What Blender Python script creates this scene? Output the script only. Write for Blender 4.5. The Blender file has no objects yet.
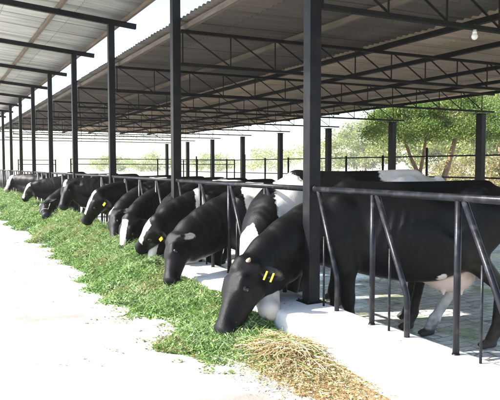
import bpy, math, random
import numpy as np
from mathutils import Vector, Matrix

random.seed(7)
RNG = np.random.default_rng(11)
SC = bpy.context.scene
COL = SC.collection
rad = math.radians
S = 0.85                      # metres per measured unit
CAM_H = 1.75 * S

def P(x, y, dz):              # measured units (x, y on the ground, dz from eye height) to metres
    return Vector((x * S, y * S, CAM_H + dz * S))

# ------------------------------------------------------------------ helpers
class MB:
    def __init__(self):
        self.v = []; self.f = []; self.m = []
    def face(self, idx, mi=0):
        self.f.append(tuple(idx)); self.m.append(mi)
    def box(self, c, size, rz=0.0, mi=0, rot=None):
        hx, hy, hz = size[0] / 2, size[1] / 2, size[2] / 2
        M = rot if rot is not None else Matrix.Rotation(rz, 3, 'Z')
        b = len(self.v)
        for sx, sy, sz in ((-1,-1,-1),(1,-1,-1),(1,1,-1),(-1,1,-1),(-1,-1,1),(1,-1,1),(1,1,1),(-1,1,1)):
            self.v.append(tuple(Vector(c) + M @ Vector((sx*hx, sy*hy, sz*hz))))
        for q in ((0,3,2,1),(4,5,6,7),(0,1,5,4),(1,2,6,5),(2,3,7,6),(3,0,4,7)):
            self.face([b + i for i in q], mi)
        return self
    def bar(self, a, b_, w, h, mi=0, up=(0, 0, 1)):
        a = Vector(a); b_ = Vector(b_); d = b_ - a
        x = d.normalized(); u = Vector(up)
        y = u.cross(x)
        if y.length < 1e-4: y = Vector((1, 0, 0)).cross(x)
        y.normalize(); z = x.cross(y)
        M = Matrix((x, y, z)).transposed()
        return self.box((a + b_) / 2, (d.length, w, h), mi=mi, rot=M)
    def tube(self, pts, radii, n=8, mi=0, cap=True):
        pts = [Vector(p) for p in pts]
        if not hasattr(radii, '__len__'): radii = [radii] * len(pts)
        rings = []
        ref = None
        for i, p in enumerate(pts):
            t = (pts[min(i+1, len(pts)-1)] - pts[max(i-1, 0)]).normalized()
            if ref is None:
                ref = Vector((0, 0, 1)) if abs(t.z) < .9 else Vector((1, 0, 0))
            u = (ref - t * ref.dot(t)).normalized(); ref = u
            w = t.cross(u)
            b = len(self.v); rings.append(b)
            for k in range(n):
                a = 2 * math.pi * (k + .5) / n
                self.v.append(tuple(p + (u * math.cos(a) + w * math.sin(a)) * radii[i]))
        for r0, r1 in zip(rings, rings[1:]):
            for k in range(n):
                self.face((r0 + k, r0 + (k+1) % n, r1 + (k+1) % n, r1 + k), mi)
        if cap:
            self.face([rings[0] + k for k in reversed(range(n))], mi)
            self.face([rings[-1] + k for k in range(n)], mi)
        return self
    def ball(self, c, r, nu=12, nv=8, mi=0, scale=(1, 1, 1), rot=None):
        b = len(self.v)
        c = Vector(c)
        def put(v):
            v = Vector((v[0]*scale[0], v[1]*scale[1], v[2]*scale[2])) * r
            if rot is not None: v = rot @ v
            self.v.append(tuple(c + v))
        put((0, 0, 1))
        for i in range(1, nv):
            th = math.pi * i / nv
            for k in range(nu):
                ph = 2 * math.pi * k / nu
                put((math.sin(th)*math.cos(ph), math.sin(th)*math.sin(ph), math.cos(th)))
        put((0, 0, -1))
        for k in range(nu):
            self.face((b, b+1+k, b+1+(k+1) % nu), mi)
        for i in range(nv-2):
            r0 = b+1+i*nu; r1 = r0+nu
            for k in range(nu):
                self.face((r0+k, r1+k, r1+(k+1) % nu, r0+(k+1) % nu), mi)
        last = b+1+(nv-2)*nu
        for k in range(nu):
            self.face((last+k, len(self.v)-1, last+(k+1) % nu), mi)
        return self
    def build(self, name, mats, parent=None, smooth=False, bevel=0.0):
        me = bpy.data.meshes.new(name)
        me.from_pydata(self.v, [], self.f); me.update()
        if not isinstance(mats, (list, tuple)): mats = [mats]
        for m in mats: me.materials.append(m)
        if len(mats) > 1: me.polygons.foreach_set('material_index', self.m)
        if smooth: me.polygons.foreach_set('use_smooth', [True] * len(me.polygons))
        o = bpy.data.objects.new(name, me); COL.objects.link(o)
        if parent: o.parent = parent
        if bevel > 0:
            md = o.modifiers.new('Bevel', 'BEVEL'); md.width = bevel; md.segments = 2; md.limit_method = 'ANGLE'
        return o

def np_mesh(name, V, F, mats, mat_idx=None, smooth=False, parent=None, attrs=None, colors=None):
    """mesh from numpy arrays; F is (n,4) or (n,3)"""
    me = bpy.data.meshes.new(name)
    n, k = F.shape
    me.vertices.add(len(V)); me.loops.add(n * k); me.polygons.add(n)
    me.vertices.foreach_set('co', np.ascontiguousarray(V, np.float32).ravel())
    me.loops.foreach_set('vertex_index', np.ascontiguousarray(F, np.int32).ravel())
    me.polygons.foreach_set('loop_start', np.arange(0, n*k, k, dtype=np.int32))
    me.polygons.foreach_set('loop_total', np.full(n, k, np.int32))
    if smooth: me.polygons.foreach_set('use_smooth', np.ones(n, bool))
    for m in mats: me.materials.append(m)
    if mat_idx is not None: me.polygons.foreach_set('material_index', np.ascontiguousarray(mat_idx, np.int32))
    if attrs:
        for an, av in attrs.items():
            a = me.attributes.new(an, 'FLOAT', 'POINT'); a.data.foreach_set('value', np.ascontiguousarray(av, np.float32))
    if colors is not None:
        a = me.attributes.new('tint', 'FLOAT_COLOR', 'POINT')
        a.data.foreach_set('color', np.ascontiguousarray(colors, np.float32).ravel())
    me.update(); me.validate()
    o = bpy.data.objects.new(name, me); COL.objects.link(o)
    if parent: o.parent = parent
    return o

def tag(o, label=None, cat=None, group=None, kind=None):
    if label: o['label'] = label
    if cat: o['category'] = cat
    if group: o['group'] = group
    if kind: o['kind'] = kind
    return o

def empty(name, loc=(0, 0, 0), rz=0.0):
    o = bpy.data.objects.new(name, None); COL.objects.link(o)
    o.location = loc; o.rotation_euler = (0, 0, rz); o.empty_display_size = .2
    return o

def copy_tree(o, parent=None):
    c = o.copy(); COL.objects.link(c)
    if parent: c.parent = parent
    for ch in list(o.children): copy_tree(ch, c)
    return c

# smooth value noise, numpy
_T = RNG.random((64, 64, 64)).astype(np.float32)
def vnoise(x, y, z=0.0):
    x = np.asarray(x, np.float64); y = np.asarray(y, np.float64); z = np.asarray(z, np.float64) + np.zeros_like(x)
    xi = np.floor(x).astype(int); yi = np.floor(y).astype(int); zi = np.floor(z).astype(int)
    fx = x - xi; fy = y - yi; fz = z - zi
    fx = fx*fx*(3-2*fx); fy = fy*fy*(3-2*fy); fz = fz*fz*(3-2*fz)
    g = lambda a, b, c: _T[(xi+a) & 63, (yi+b) & 63, (zi+c) & 63]
    l = lambda a, b, t: a + (b-a)*t
    return l(l(l(g(0,0,0), g(1,0,0), fx), l(g(0,1,0), g(1,1,0), fx), fy),
             l(l(g(0,0,1), g(1,0,1), fx), l(g(0,1,1), g(1,1,1), fx), fy), fz)

# ------------------------------------------------------------------ materials
def nmat(name):
    m = bpy.data.materials.new(name); m.use_nodes = True
    nt = m.node_tree
    return m, nt, nt.nodes['Principled BSDF'], nt.nodes.new, nt.links.new

def noise_mat(name, c1, c2, scale=5.0, rough=.7, bump=.0, bump_scale=40.0, metallic=0.0, stretch=None, detail=6.0, spec=.5, c3=None, scale3=1.0):
    m, nt, p, N, L = nmat(name)
    tc = N('ShaderNodeTexCoord'); mp = N('ShaderNodeMapping')
    L(tc.outputs['Object'], mp.inputs['Vector'])
    if stretch: mp.inputs['Scale'].default_value = stretch
    no = N('ShaderNodeTexNoise'); no.inputs['Scale'].default_value = scale; no.inputs['Detail'].default_value = detail
    L(mp.outputs[0], no.inputs['Vector'])
    r = N('ShaderNodeValToRGB'); r.color_ramp.elements[0].position = .35; r.color_ramp.elements[1].position = .68
    r.color_ramp.elements[0].color = (*c1, 1); r.color_ramp.elements[1].color = (*c2, 1)
    L(no.outputs['Fac'], r.inputs['Fac'])
    out = r.outputs['Color']
    if c3:
        n3 = N('ShaderNodeTexNoise'); n3.inputs['Scale'].default_value = scale3; n3.inputs['Detail'].default_value = 4
        L(mp.outputs[0], n3.inputs['Vector'])
        r3 = N('ShaderNodeValToRGB'); r3.color_ramp.elements[0].position = .52; r3.color_ramp.elements[1].position = .66
        r3.color_ramp.elements[0].color = (0,0,0,1); r3.color_ramp.elements[1].color = (1,1,1,1)
        L(n3.outputs['Fac'], r3.inputs['Fac'])
        mx = N('ShaderNodeMix'); mx.data_type = 'RGBA'
        L(r3.outputs['Color'], mx.inputs[0]); L(out, mx.inputs[6]); mx.inputs[7].default_value = (*c3, 1)
        out = mx.outputs[2]
    L(out, p.inputs['Base Color'])
    p.inputs['Roughness'].default_value = rough; p.inputs['Metallic'].default_value = metallic
    p.inputs['Specular IOR Level'].default_value = spec
    if bump > 0:
        nb = N('ShaderNodeTexNoise'); nb.inputs['Scale'].default_value = bump_scale; nb.inputs['Detail'].default_value = 5
        L(mp.outputs[0], nb.inputs['Vector'])
        b = N('ShaderNodeBump'); b.inputs['Strength'].default_value = bump; b.inputs['Distance'].default_value = .02
        L(nb.outputs['Fac'], b.inputs['Height']); L(b.outputs['Normal'], p.inputs['Normal'])
    return m

def tint_mat(name, rough=.6, translucent=.35, spec=.3):
    m, nt, p, N, L = nmat(name)
    a = N('ShaderNodeAttribute'); a.attribute_name = 'tint'
    L(a.outputs['Color'], p.inputs['Base Color'])
    p.inputs['Roughness'].default_value = rough; p.inputs['Specular IOR Level'].default_value = spec
    if translucent > 0:
        t = N('ShaderNodeBsdfTranslucent'); L(a.outputs['Color'], t.inputs['Color'])
        mx = N('ShaderNodeMixShader'); mx.inputs[0].default_value = translucent
        out = nt.nodes['Material Output']
        L(p.outputs[0], mx.inputs[1]); L(t.outputs[0], mx.inputs[2]); L(mx.outputs[0], out.inputs['Surface'])
    return m

M = {}
M['steel'] = noise_mat('dark_painted_steel', (.0065, .0070, .0090), (.0115, .0120, .0150), 7, .42, .08, 60, spec=.13, c3=(.017, .0145, .013), scale3=9)
M['pipe'] = noise_mat('worn_pipe', (.0055, .0062, .0085), (.010, .0112, .0150), 9, .36, .08, 70, spec=.22, c3=(.026, .027, .032), scale3=14)
M['truss'] = noise_mat('truss_steel', (.005, .005, .006), (.010, .009, .009), 6, .65, .05, 50, spec=.18)
M['wood'] = noise_mat('purlin_timber', (.13, .100, .075), (.20, .162, .125), 4, .8, .2, 60, stretch=(6, .6, 6))
M['grey_wood'] = noise_mat('weathered_timber', (.085, .070, .056), (.14, .118, .096), 4, .85, .2, 60, stretch=(6, .6, 6))
M['kerb'] = noise_mat('whitewashed_kerb', (.70, .69, .66), (.80, .79, .77), 3, .75, .25, 30, c3=(.36, .325, .28), scale3=1.9)
M['lane'] = noise_mat('lane_concrete', (.46, .45, .43), (.60, .59, .57), 1.6, .8, .25, 30, c3=(.24, .22, .195), scale3=.9)
M['straw_bed'] = noise_mat('chaff_bed', (.16, .095, .045), (.30, .20, .095), 18, .9, .5, 50)
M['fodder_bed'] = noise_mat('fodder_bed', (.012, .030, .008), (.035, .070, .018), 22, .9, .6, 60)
M['fodder'] = tint_mat('fodder_leaf', .55, .3)
M['straw'] = tint_mat('straw_stalk', .5, .15)
M['leaf'] = tint_mat('tree_leaf', .6, .35)
M['bark'] = noise_mat('bark', (.24, .155, .09), (.42, .29, .18), 5, .9, .6, 25, stretch=(3, 3, .6))
M['ground'] = noise_mat('dry_ground', (.42, .36, .26), (.52, .46, .35), .25, .95, .2, 6, c3=(.30, .30, .16), scale3=.07)
M['bulb'] = noise_mat('bulb_glass', (.75, .75, .72), (.82, .82, .8), 3, .15)
M['cap'] = noise_mat('bulb_cap', (.5, .5, .5), (.6, .6, .6), 3, .35, metallic=.6)
M['tag_yellow'] = noise_mat('yellow_tag', (.75, .50, .01), (.80, .56, .02), 9, .45)
M['eye'] = noise_mat('eye_dark', (.006, .005, .004), (.012, .009, .007), 9, .08)
M['horn'] = noise_mat('horn', (.36, .27, .17), (.50, .40, .28), 22, .5)
M['rope'] = noise_mat('rope', (.42, .38, .30), (.55, .50, .42), 60, .9)

def sheet_mat(name, c1, c2, rough, metallic, tint_amt, period):
    """corrugated sheet: each laid sheet a little different, streaks of dirt along the flutes"""
    m, nt, p, N, L = nmat(name)
    tc = N('ShaderNodeTexCoord'); mp = N('ShaderNodeMapping')
    L(tc.outputs['Object'], mp.inputs['Vector'])
    br = N('ShaderNodeTexBrick'); br.offset = .0
    br.inputs['Scale'].default_value = 1.0
    br.inputs['Color1'].default_value = (*c1, 1); br.inputs['Color2'].default_value = (*c2, 1)
    br.inputs['Mortar'].default_value = (*[v*.55 for v in c1], 1)
    br.inputs['Mortar Size'].default_value = .006; br.inputs['Brick Width'].default_value = period[0]; br.inputs['Row Height'].default_value = period[1]
    br.inputs['Bias'].default_value = 0.0
    L(mp.outputs[0], br.inputs['Vector'])
    m2 = N('ShaderNodeMapping'); m2.inputs['Scale'].default_value = (.5, 5, 1); L(tc.outputs['Object'], m2.inputs['Vector'])
    no = N('ShaderNodeTexNoise'); no.inputs['Scale'].default_value = 1.5; no.inputs['Detail'].default_value = 6
    L(m2.outputs[0], no.inputs['Vector'])
    r = N('ShaderNodeValToRGB'); r.color_ramp.elements[0].position = .3; r.color_ramp.elements[1].position = .75
    r.color_ramp.elements[0].color = (1-tint_amt, 1-tint_amt, 1-tint_amt, 1); r.color_ramp.elements[1].color = (1.0, .97, .93, 1)
    L(no.outputs['Fac'], r.inputs['Fac'])
    mx = N('ShaderNodeMix'); mx.data_type = 'RGBA'; mx.blend_type = 'MULTIPLY'; mx.inputs[0].default_value = 1
    L(br.outputs['Color'], mx.inputs[6]); L(r.outputs['Color'], mx.inputs[7])
    L(mx.outputs[2], p.inputs['Base Color'])
    p.inputs['Roughness'].default_value = rough; p.inputs['Metallic'].default_value = metallic
    return m
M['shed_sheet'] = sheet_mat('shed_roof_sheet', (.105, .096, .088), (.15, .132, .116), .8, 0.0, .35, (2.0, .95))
M['lit_tan_sheet'] = sheet_mat('dusty_bounce_lit_sheet', (.48, .385, .295), (.58, .475, .37), .8, 0.0, .35, (2.0, .95))  # dusty tan, with light bounced off the ground painted into the brighter colour
M['canopy_sheet'] = sheet_mat('galvanised_sheet', (.58, .59, .60), (.74, .75, .76), .36, .3, .45, (1.25, .9))

def setts_mat():
    m, nt, p, N, L = nmat('stone_setts')
    tc = N('ShaderNodeTexCoord')
    nz = N('ShaderNodeTexNoise'); nz.inputs['Scale'].default_value = 2.5; L(tc.outputs['Object'], nz.inputs['Vector'])
    ad = N('ShaderNodeMix'); ad.data_type = 'RGBA'; ad.blend_type = 'LINEAR_LIGHT'; ad.inputs[0].default_value = .10
    L(tc.outputs['Object'], ad.inputs[6]); L(nz.outputs['Color'], ad.inputs[7])
    br = N('ShaderNodeTexBrick'); br.inputs['Scale'].default_value = 1
    br.inputs['Color1'].default_value = (.46, .455, .44, 1); br.inputs['Color2'].default_value = (.66, .65, .63, 1)
    br.inputs['Mortar'].default_value = (.15, .155, .13, 1); br.inputs['Mortar Size'].default_value = .011
    br.inputs['Mortar Smooth'].default_value = .6
    br.inputs['Brick Width'].default_value = .26; br.inputs['Row Height'].default_value = .13
    L(ad.outputs[2], br.inputs['Vector'])
    n2 = N('ShaderNodeTexNoise'); n2.inputs['Scale'].default_value = 1.4; n2.inputs['Detail'].default_value = 5; L(tc.outputs['Object'], n2.inputs['Vector'])
    r2 = N('ShaderNodeValToRGB'); r2.color_ramp.elements[0].position = .55; r2.color_ramp.elements[1].position = .68
    L(n2.outputs['Fac'], r2.inputs['Fac'])
    mx = N('ShaderNodeMix'); mx.data_type = 'RGBA'; L(r2.outputs['Color'], mx.inputs[0]); L(br.outputs['Color'], mx.inputs[6]); mx.inputs[7].default_value = (.24, .30, .12, 1)
    n9 = N('ShaderNodeTexNoise'); n9.inputs['Scale'].default_value = 2.2; n9.inputs['Detail'].default_value = 8; L(tc.outputs['Object'], n9.inputs['Vector'])
    r9 = N('ShaderNodeValToRGB'); r9.color_ramp.elements[0].position = .35; r9.color_ramp.elements[1].position = .65; r9.color_ramp.elements[0].color = (.12, .12, .12, 1); r9.color_ramp.elements[1].color = (.5, .5, .5, 1)
    L(n9.outputs['Fac'], r9.inputs['Fac']); L(r9.outputs['Color'], p.inputs['Roughness'])
    n8 = N('ShaderNodeTexNoise'); n8.inputs['Scale'].default_value = 3.5; n8.inputs['Detail'].default_value = 9; n8.inputs['Roughness'].default_value = .7; L(tc.outputs['Object'], n8.inputs['Vector'])
    r8 = N('ShaderNodeValToRGB'); r8.color_ramp.elements[0].position = .56; r8.color_ramp.elements[1].position = .66; L(n8.outputs['Fac'], r8.inputs['Fac'])
    mm = N('ShaderNodeMix'); mm.data_type = 'RGBA'; L(r8.outputs['Color'], mm.inputs[0]); L(mx.outputs[2], mm.inputs[6]); mm.inputs[7].default_value = (.10, .085, .06, 1)
    L(mm.outputs[2], p.inputs['Base Color'])
    b = N('ShaderNodeBump'); b.inputs['Strength'].default_value = .8; b.inputs['Distance'].default_value = .02
    L(br.outputs['Fac'], b.inputs['Height']); b.invert = True
    L(b.outputs['Normal'], p.inputs['Normal'])
    return m
M['setts'] = setts_mat()

def coat_mat():
    m, nt, p, N, L = nmat('cow_coat')
    at = N('ShaderNodeAttribute'); at.attribute_name = 'coat'
    sk = N('ShaderNodeAttribute'); sk.attribute_name = 'skin'
    hf = N('ShaderNodeAttribute'); hf.attribute_name = 'hoof'
    dk = N('ShaderNodeAttribute'); dk.attribute_name = 'dark_skin'
    tc = N('ShaderNodeTexCoord')
    n1 = N('ShaderNodeTexNoise'); n1.inputs['Scale'].default_value = 26; n1.inputs['Detail'].default_value = 6; L(tc.outputs['Object'], n1.inputs['Vector'])
    s = N('ShaderNodeMath'); s.operation = 'MULTIPLY_ADD'; s.inputs[1].default_value = .26; L(n1.outputs['Fac'], s.inputs[0]); L(at.outputs['Fac'], s.inputs[2])
    r = N('ShaderNodeValToRGB'); r.color_ramp.elements[0].position = .10; r.color_ramp.elements[1].position = .16
    r.color_ramp.elements[0].color = (0, 0, 0, 1); r.color_ramp.elements[1].color = (1, 1, 1, 1)
    L(s.outputs[0], r.inputs['Fac'])
    # the two coats, each a little uneven
    n2 = N('ShaderNodeTexNoise'); n2.inputs['Scale'].default_value = 5; n2.inputs['Detail'].default_value = 7; L(tc.outputs['Object'], n2.inputs['Vector'])
    bk = N('ShaderNodeValToRGB'); bk.color_ramp.elements[0].color = (.0020, .0020, .0024, 1); bk.color_ramp.elements[1].color = (.0050, .0046, .0047, 1)
    wh = N('ShaderNodeValToRGB'); wh.color_ramp.elements[0].color = (.58, .52, .46, 1); wh.color_ramp.elements[1].color = (.74, .71, .67, 1)
    for rr in (bk, wh):
        rr.color_ramp.elements[0].position = .35; rr.color_ramp.elements[1].position = .7
        L(n2.outputs['Fac'], rr.inputs['Fac'])
    mx = N('ShaderNodeMix'); mx.data_type = 'RGBA'; L(r.outputs['Color'], mx.inputs[0]); L(bk.outputs['Color'], mx.inputs[6]); L(wh.outputs['Color'], mx.inputs[7])
    ms = N('ShaderNodeMix'); ms.data_type = 'RGBA'; L(sk.outputs['Fac'], ms.inputs[0]); L(mx.outputs[2], ms.inputs[6]); ms.inputs[7].default_value = (.68, .53, .45, 1)
    md = N('ShaderNodeMix'); md.data_type = 'RGBA'; L(dk.outputs['Fac'], md.inputs[0]); L(ms.outputs[2], md.inputs[6]); md.inputs[7].default_value = (.020, .019, .020, 1)
    dt = N('ShaderNodeAttribute'); dt.attribute_name = 'dirt'
    n5 = N('ShaderNodeTexNoise'); n5.inputs['Scale'].default_value = 9; n5.inputs['Detail'].default_value = 6; L(tc.outputs['Object'], n5.inputs['Vector'])
    r5 = N('ShaderNodeValToRGB'); r5.color_ramp.elements[0].position = .34; r5.color_ramp.elements[1].position = .62; L(n5.outputs['Fac'], r5.inputs['Fac'])
    m5 = N('ShaderNodeMath'); m5.operation = 'MULTIPLY'; L(r5.outputs['Color'], m5.inputs[0]); L(dt.outputs['Fac'], m5.inputs[1])
    mdt = N('ShaderNodeMix'); mdt.data_type = 'RGBA'; L(m5.outputs[0], mdt.inputs[0]); L(md.outputs[2], mdt.inputs[6]); mdt.inputs[7].default_value = (.062, .045, .032, 1)
    md = mdt
    mh = N('ShaderNodeMix'); mh.data_type = 'RGBA'; L(hf.outputs['Fac'], mh.inputs[0]); L(md.outputs[2], mh.inputs[6]); mh.inputs[7].default_value = (.05, .042, .035, 1)
    L(mh.outputs[2], p.inputs['Base Color'])
    p.inputs['Roughness'].default_value = .39
    p.inputs['Specular IOR Level'].default_value = .16
    mp = N('ShaderNodeMapping'); mp.inputs['Scale'].default_value = (34, 120, 80); L(tc.outputs['Object'], mp.inputs['Vector'])
    n3 = N('ShaderNodeTexNoise'); n3.inputs['Scale'].default_value = 2.5; n3.inputs['Detail'].default_value = 4; L(mp.outputs[0], n3.inputs['Vector'])
    n4 = N('ShaderNodeTexNoise'); n4.inputs['Scale'].default_value = 9; n4.inputs['Detail'].default_value = 3; L(tc.outputs['Object'], n4.inputs['Vector'])
    am = N('ShaderNodeMath'); am.operation = 'MULTIPLY_ADD'; am.inputs[1].default_value = 1.6; L(n4.outputs['Fac'], am.inputs[0]); L(n3.outputs['Fac'], am.inputs[2])
    b = N('ShaderNodeBump'); b.inputs['Strength'].default_value = .42; b.inputs['Distance'].default_value = .007
    L(am.outputs[0], b.inputs['Height']); L(b.outputs['Normal'], p.inputs['Normal'])
    return m
M['coat'] = coat_mat()

# ------------------------------------------------------------------ setting
X_ROW, X_FAR = 3.65, 15.4
BAY = 4.26
YK = [5.71 + BAY * k for k in range(-1, 10)]
Y0, Y1 = YK[0] - 1.6, YK[-1] + .6
DZ_FLOOR, DZ_KERB, DZ_STALL = -1.75, -1.5, -2.1
X_KF = 3.10                                        # front face of the kerb

def grid_sheet(name, x0, x1, y0, y1, z, mat, nx=2, ny=2, fz=None):
    xs = np.linspace(x0, x1, nx); ys = np.linspace(y0, y1, ny)
    X, Y = np.meshgrid(xs, ys, indexing='ij')
    Z = np.full_like(X, z) if fz is None else fz(X, Y)
    V = np.stack([X, Y, Z], -1).reshape(-1, 3)
    i, j = np.meshgrid(np.arange(nx-1), np.arange(ny-1), indexing='ij')
    a = (i * ny + j).ravel()
    F = np.stack([a, a + ny, a + ny + 1, a + 1], -1)
    return np_mesh(name, V, F, [mat], smooth=True)

stall_z = CAM_H + DZ_STALL * S
g = grid_sheet('ground', -280, 320, -240, 360, stall_z - .03, M['ground'])
tag(g, 'dry pale ground stretching away on every side of the shed', 'ground', kind='structure')
# lane: a raised slab
mb = MB(); mb.box((-1.5 + (X_KF * S) / 2 - .75, 20, -.12), (X_KF * S + 3 + 1.5, 90, .24))
o = mb.build('feed_lane', M['lane']); tag(o, 'pale concrete feeding lane beside the row of cows', 'lane', kind='structure')
# stall floor
mb = MB(); x0, x1 = 3.80 * S, 16.2 * S
mb.box(((x0 + x1) / 2, (Y0 + Y1) / 2 * S, stall_z - .1), (x1 - x0, (Y1 - Y0) * S, .2))
o = mb.build('stall_floor', M['setts']); tag(o, 'wet grey stone sett floor of the cow stalls', 'floor', kind='structure')

# kerb of the feeding trough
def kerb():
    xs = [X_KF * S + .0015, X_KF * S + .03, 3.72 * S, 3.80 * S - .002]
    zt = CAM_H + DZ_KERB * S
    n = 260
    ys = np.linspace(Y0 * S, Y1 * S, n)
    prof = [(xs[0], -.10), (xs[0] + .003, zt - .03), (xs[1], zt - .004), (xs[2], zt + .004), (xs[3], zt - .012), (xs[3], stall_z - .15)]
    V = []; F = []
    for j, y in enumerate(ys):
        for i, (x, z) in enumerate(prof):
            w = (vnoise(np.array([y * 1.3]), np.array([i * 3.1]))[0] - .5)
            V.append((x + (w * .012 if 0 < i < 3 else 0), y, z + (w * .018 if 1 < i < 4 else 0)))
    k = len(prof)
    for j in range(n - 1):
        for i in range(k - 1):
            a = j * k + i; F.append((a, a + k, a + k + 1, a + 1))
    o = np_mesh('manger_kerb', np.array(V), np.array(F), [M['kerb']], smooth=False)
    tag(o, 'long low whitewashed kerb that the feed barrier bars stand in', 'kerb')
kerb()

# ------------------------------------------------------------------ shed
shed = empty('cattle_shed', P(X_ROW, YK[0], DZ_STALL))
tag(shed, 'long open cattle shed of dark steel posts and trusses under a low corrugated roof', 'shed')
shed_off = Vector(shed.location)
def shed_part(mb, name, mat, parent=None, **k):
    o = mb.build(name, mat, None, **k)
    p = parent or shed
    o.parent = p
    o.matrix_parent_inverse = Matrix.Translation(-shed_off)
    return o
PW = .14 * S
TOP_DZ = 3.22
for y in YK:
    a = P(X_ROW, y, DZ_KERB); b = P(X_ROW, y, TOP_DZ)
    mb = MB()
    # H section post: two flanges and a web, boxed in with plates
    mb.box((a.x, a.y, (a.z - .1 + b.z) / 2), (PW, PW, b.z - a.z + .1))
    mb.box((a.x, a.y, a.z + .010), (PW * 1.75, PW * 1.75, .012))
    for bx in (-1, 1):
        for by in (-1, 1): mb.tube([(a.x + bx * PW * .7, a.y + by * PW * .7, a.z + .014), (a.x + bx * PW * .7, a.y + by * PW * .7, a.z + .034)], .008, 6)
    po = shed_part(mb, 'post', M['steel'], bevel=.004)
    # angle bracket and bolts where the truss meets the post
    mb = MB()
    c = P(X_ROW, y, 1.72)
    px = c.x + PW / 2
    v = [(px, c.y - .05, c.z), (px + .16, c.y - .05, c.z), (px, c.y - .05, c.z - .2), (px, c.y + .05, c.z), (px + .16, c.y + .05, c.z), (px, c.y + .05, c.z - .2)]
    mb.v = v; mb.f = [(0, 1, 2), (5, 4, 3), (0, 3, 4, 1), (1, 4, 5, 2), (2, 5, 3, 0)]; mb.m = [0] * 5
    mb.box((px + .075, c.y, c.z + .012 - .02), (.15, .16, .024))
    br = shed_part(mb, 'bracket', M['truss'], po)
    br.matrix_parent_inverse = Matrix.Translation(-shed_off)
for y in YK:
    a = P(X_FAR, y, DZ_STALL); b = P(X_FAR, y, 1.62)
    mb = MB(); w = .24 * S
    mb.box((a.x, a.y, (a.z + b.z) / 2), (w * .8, w, b.z - a.z))
    mb.box((b.x, b.y, b.z + .012), (w * 1.3, w * 1.3, .02))
    shed_part(mb, 'rear_post', M['steel'], bevel=.008)
NP = 13
TB, TT = 1.72, 2.27
XA, XB = X_ROW + .10, X_FAR + .55
for ti, y in enumerate(YK):
    root = bpy.data.objects.new('truss', None); COL.objects.link(root); root.parent = shed
    root.location = (0, 0, 0)
    mb = MB(); mb.bar(P(XA, y, TT), P(XB, y, TT), .065, .045)
    shed_part(mb, 'top_chord', M['truss'], root)
    mb = MB(); mb.bar(P(XA, y, TB), P(XB, y, TB), .065, .045)
    shed_part(mb, 'bottom_chord', M['truss'], root)
    mb = MB()
    st = (X_FAR - XA) / NP
    for k in range(NP + 1):
        xk = XA + .03 + st * k
        mb.bar(P(xk, y, TB + .027), P(xk, y, TT - .027), .016, .016)
        if k < NP:
            mb.bar(P(xk + .05, y - .04, TT - .035), P(xk + st - .05, y - .04, TB + .035), .020, .016)
    shed_part(mb, 'web_bars', M['truss'], root)
# long purlins
PUR = [(3.86, 'grey_wood'), (6.0, 'grey_wood'), (7.98, 'truss'), (9.78, 'truss'), (12.05, 'truss'), (14.1, 'truss'), (16.0, 'truss')]
for x, mt in PUR:
    mb = MB()
    zz = 2.35 if x < 9.9 else 2.35 - .0
    segs = 9
    for k in range(segs):
        ya = Y0 + (Y1 - Y0) * k / segs; yb = Y0 + (Y1 - Y0) * (k + 1) / segs
        j = (random.random() - .5) * .02
        mb.bar(P(x + j, ya + .002, zz), P(x + j, yb - .002, zz), .075 * S if 'wood' in mt else .10 * S, .09 * S)
    shed_part(mb, 'purlin', M[mt])

def corrugated(x0, x1, y0, y1, z0, z1, pitch, amp, mat, name, nx=8, sheet_w=.9, thick=.006):
    """flutes run along x, waves along y; every sheet laps a little over the next"""
    ny = int((y1 - y0) / pitch * 6)
    ys = np.linspace(y0, y1, ny); xs = np.linspace(x0, x1, nx)
    X, Y = np.meshgrid(xs, ys, indexing='ij')
    lap = ((Y / sheet_w) % 1.0) * .012
    t = (X - x0) / (x1 - x0)
    Z = z0 + (z1 - z0) * t + amp * np.sin(2 * math.pi * Y / pitch) + lap + (vnoise(X * .8, Y * .5) - .5) * .03
    Vt = np.stack([X, Y, Z + thick], -1).reshape(-1, 3); Vb = np.stack([X, Y, Z], -1).reshape(-1, 3)
    i, j = np.meshgrid(np.arange(nx - 1), np.arange(ny - 1), indexing='ij')
    a = (i * ny + j).ravel(); n = nx * ny
    top = np.stack([a, a + ny, a + ny + 1, a + 1], -1)
    bot = np.stack([a, a + 1, a + ny + 1, a + ny], -1) + n
    e = np.arange(ny - 1)
    s0 = np.stack([e, e + 1, e + 1 + n, e + n], -1)
    l = (nx - 1) * ny + e
    s1 = np.stack([l, l + n, l + 1 + n, l + 1], -1)
    return np_mesh(name, np.concatenate([Vt, Vb]), np.concatenate([top, bot, s0, s1]), [mat], smooth=True)
PITCH = .146
for x0, x1, d0, d1, mt in ((3.74, 8.02, 2.46, 2.475, 'shed_sheet'), (7.99, 16.45, 2.50, 2.47, 'lit_tan_sheet')):
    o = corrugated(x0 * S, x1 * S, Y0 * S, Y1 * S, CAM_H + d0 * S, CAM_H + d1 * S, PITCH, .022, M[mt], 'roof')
    o.parent = shed; o.matrix_parent_inverse = Matrix.Translation(-shed_off)

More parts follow.
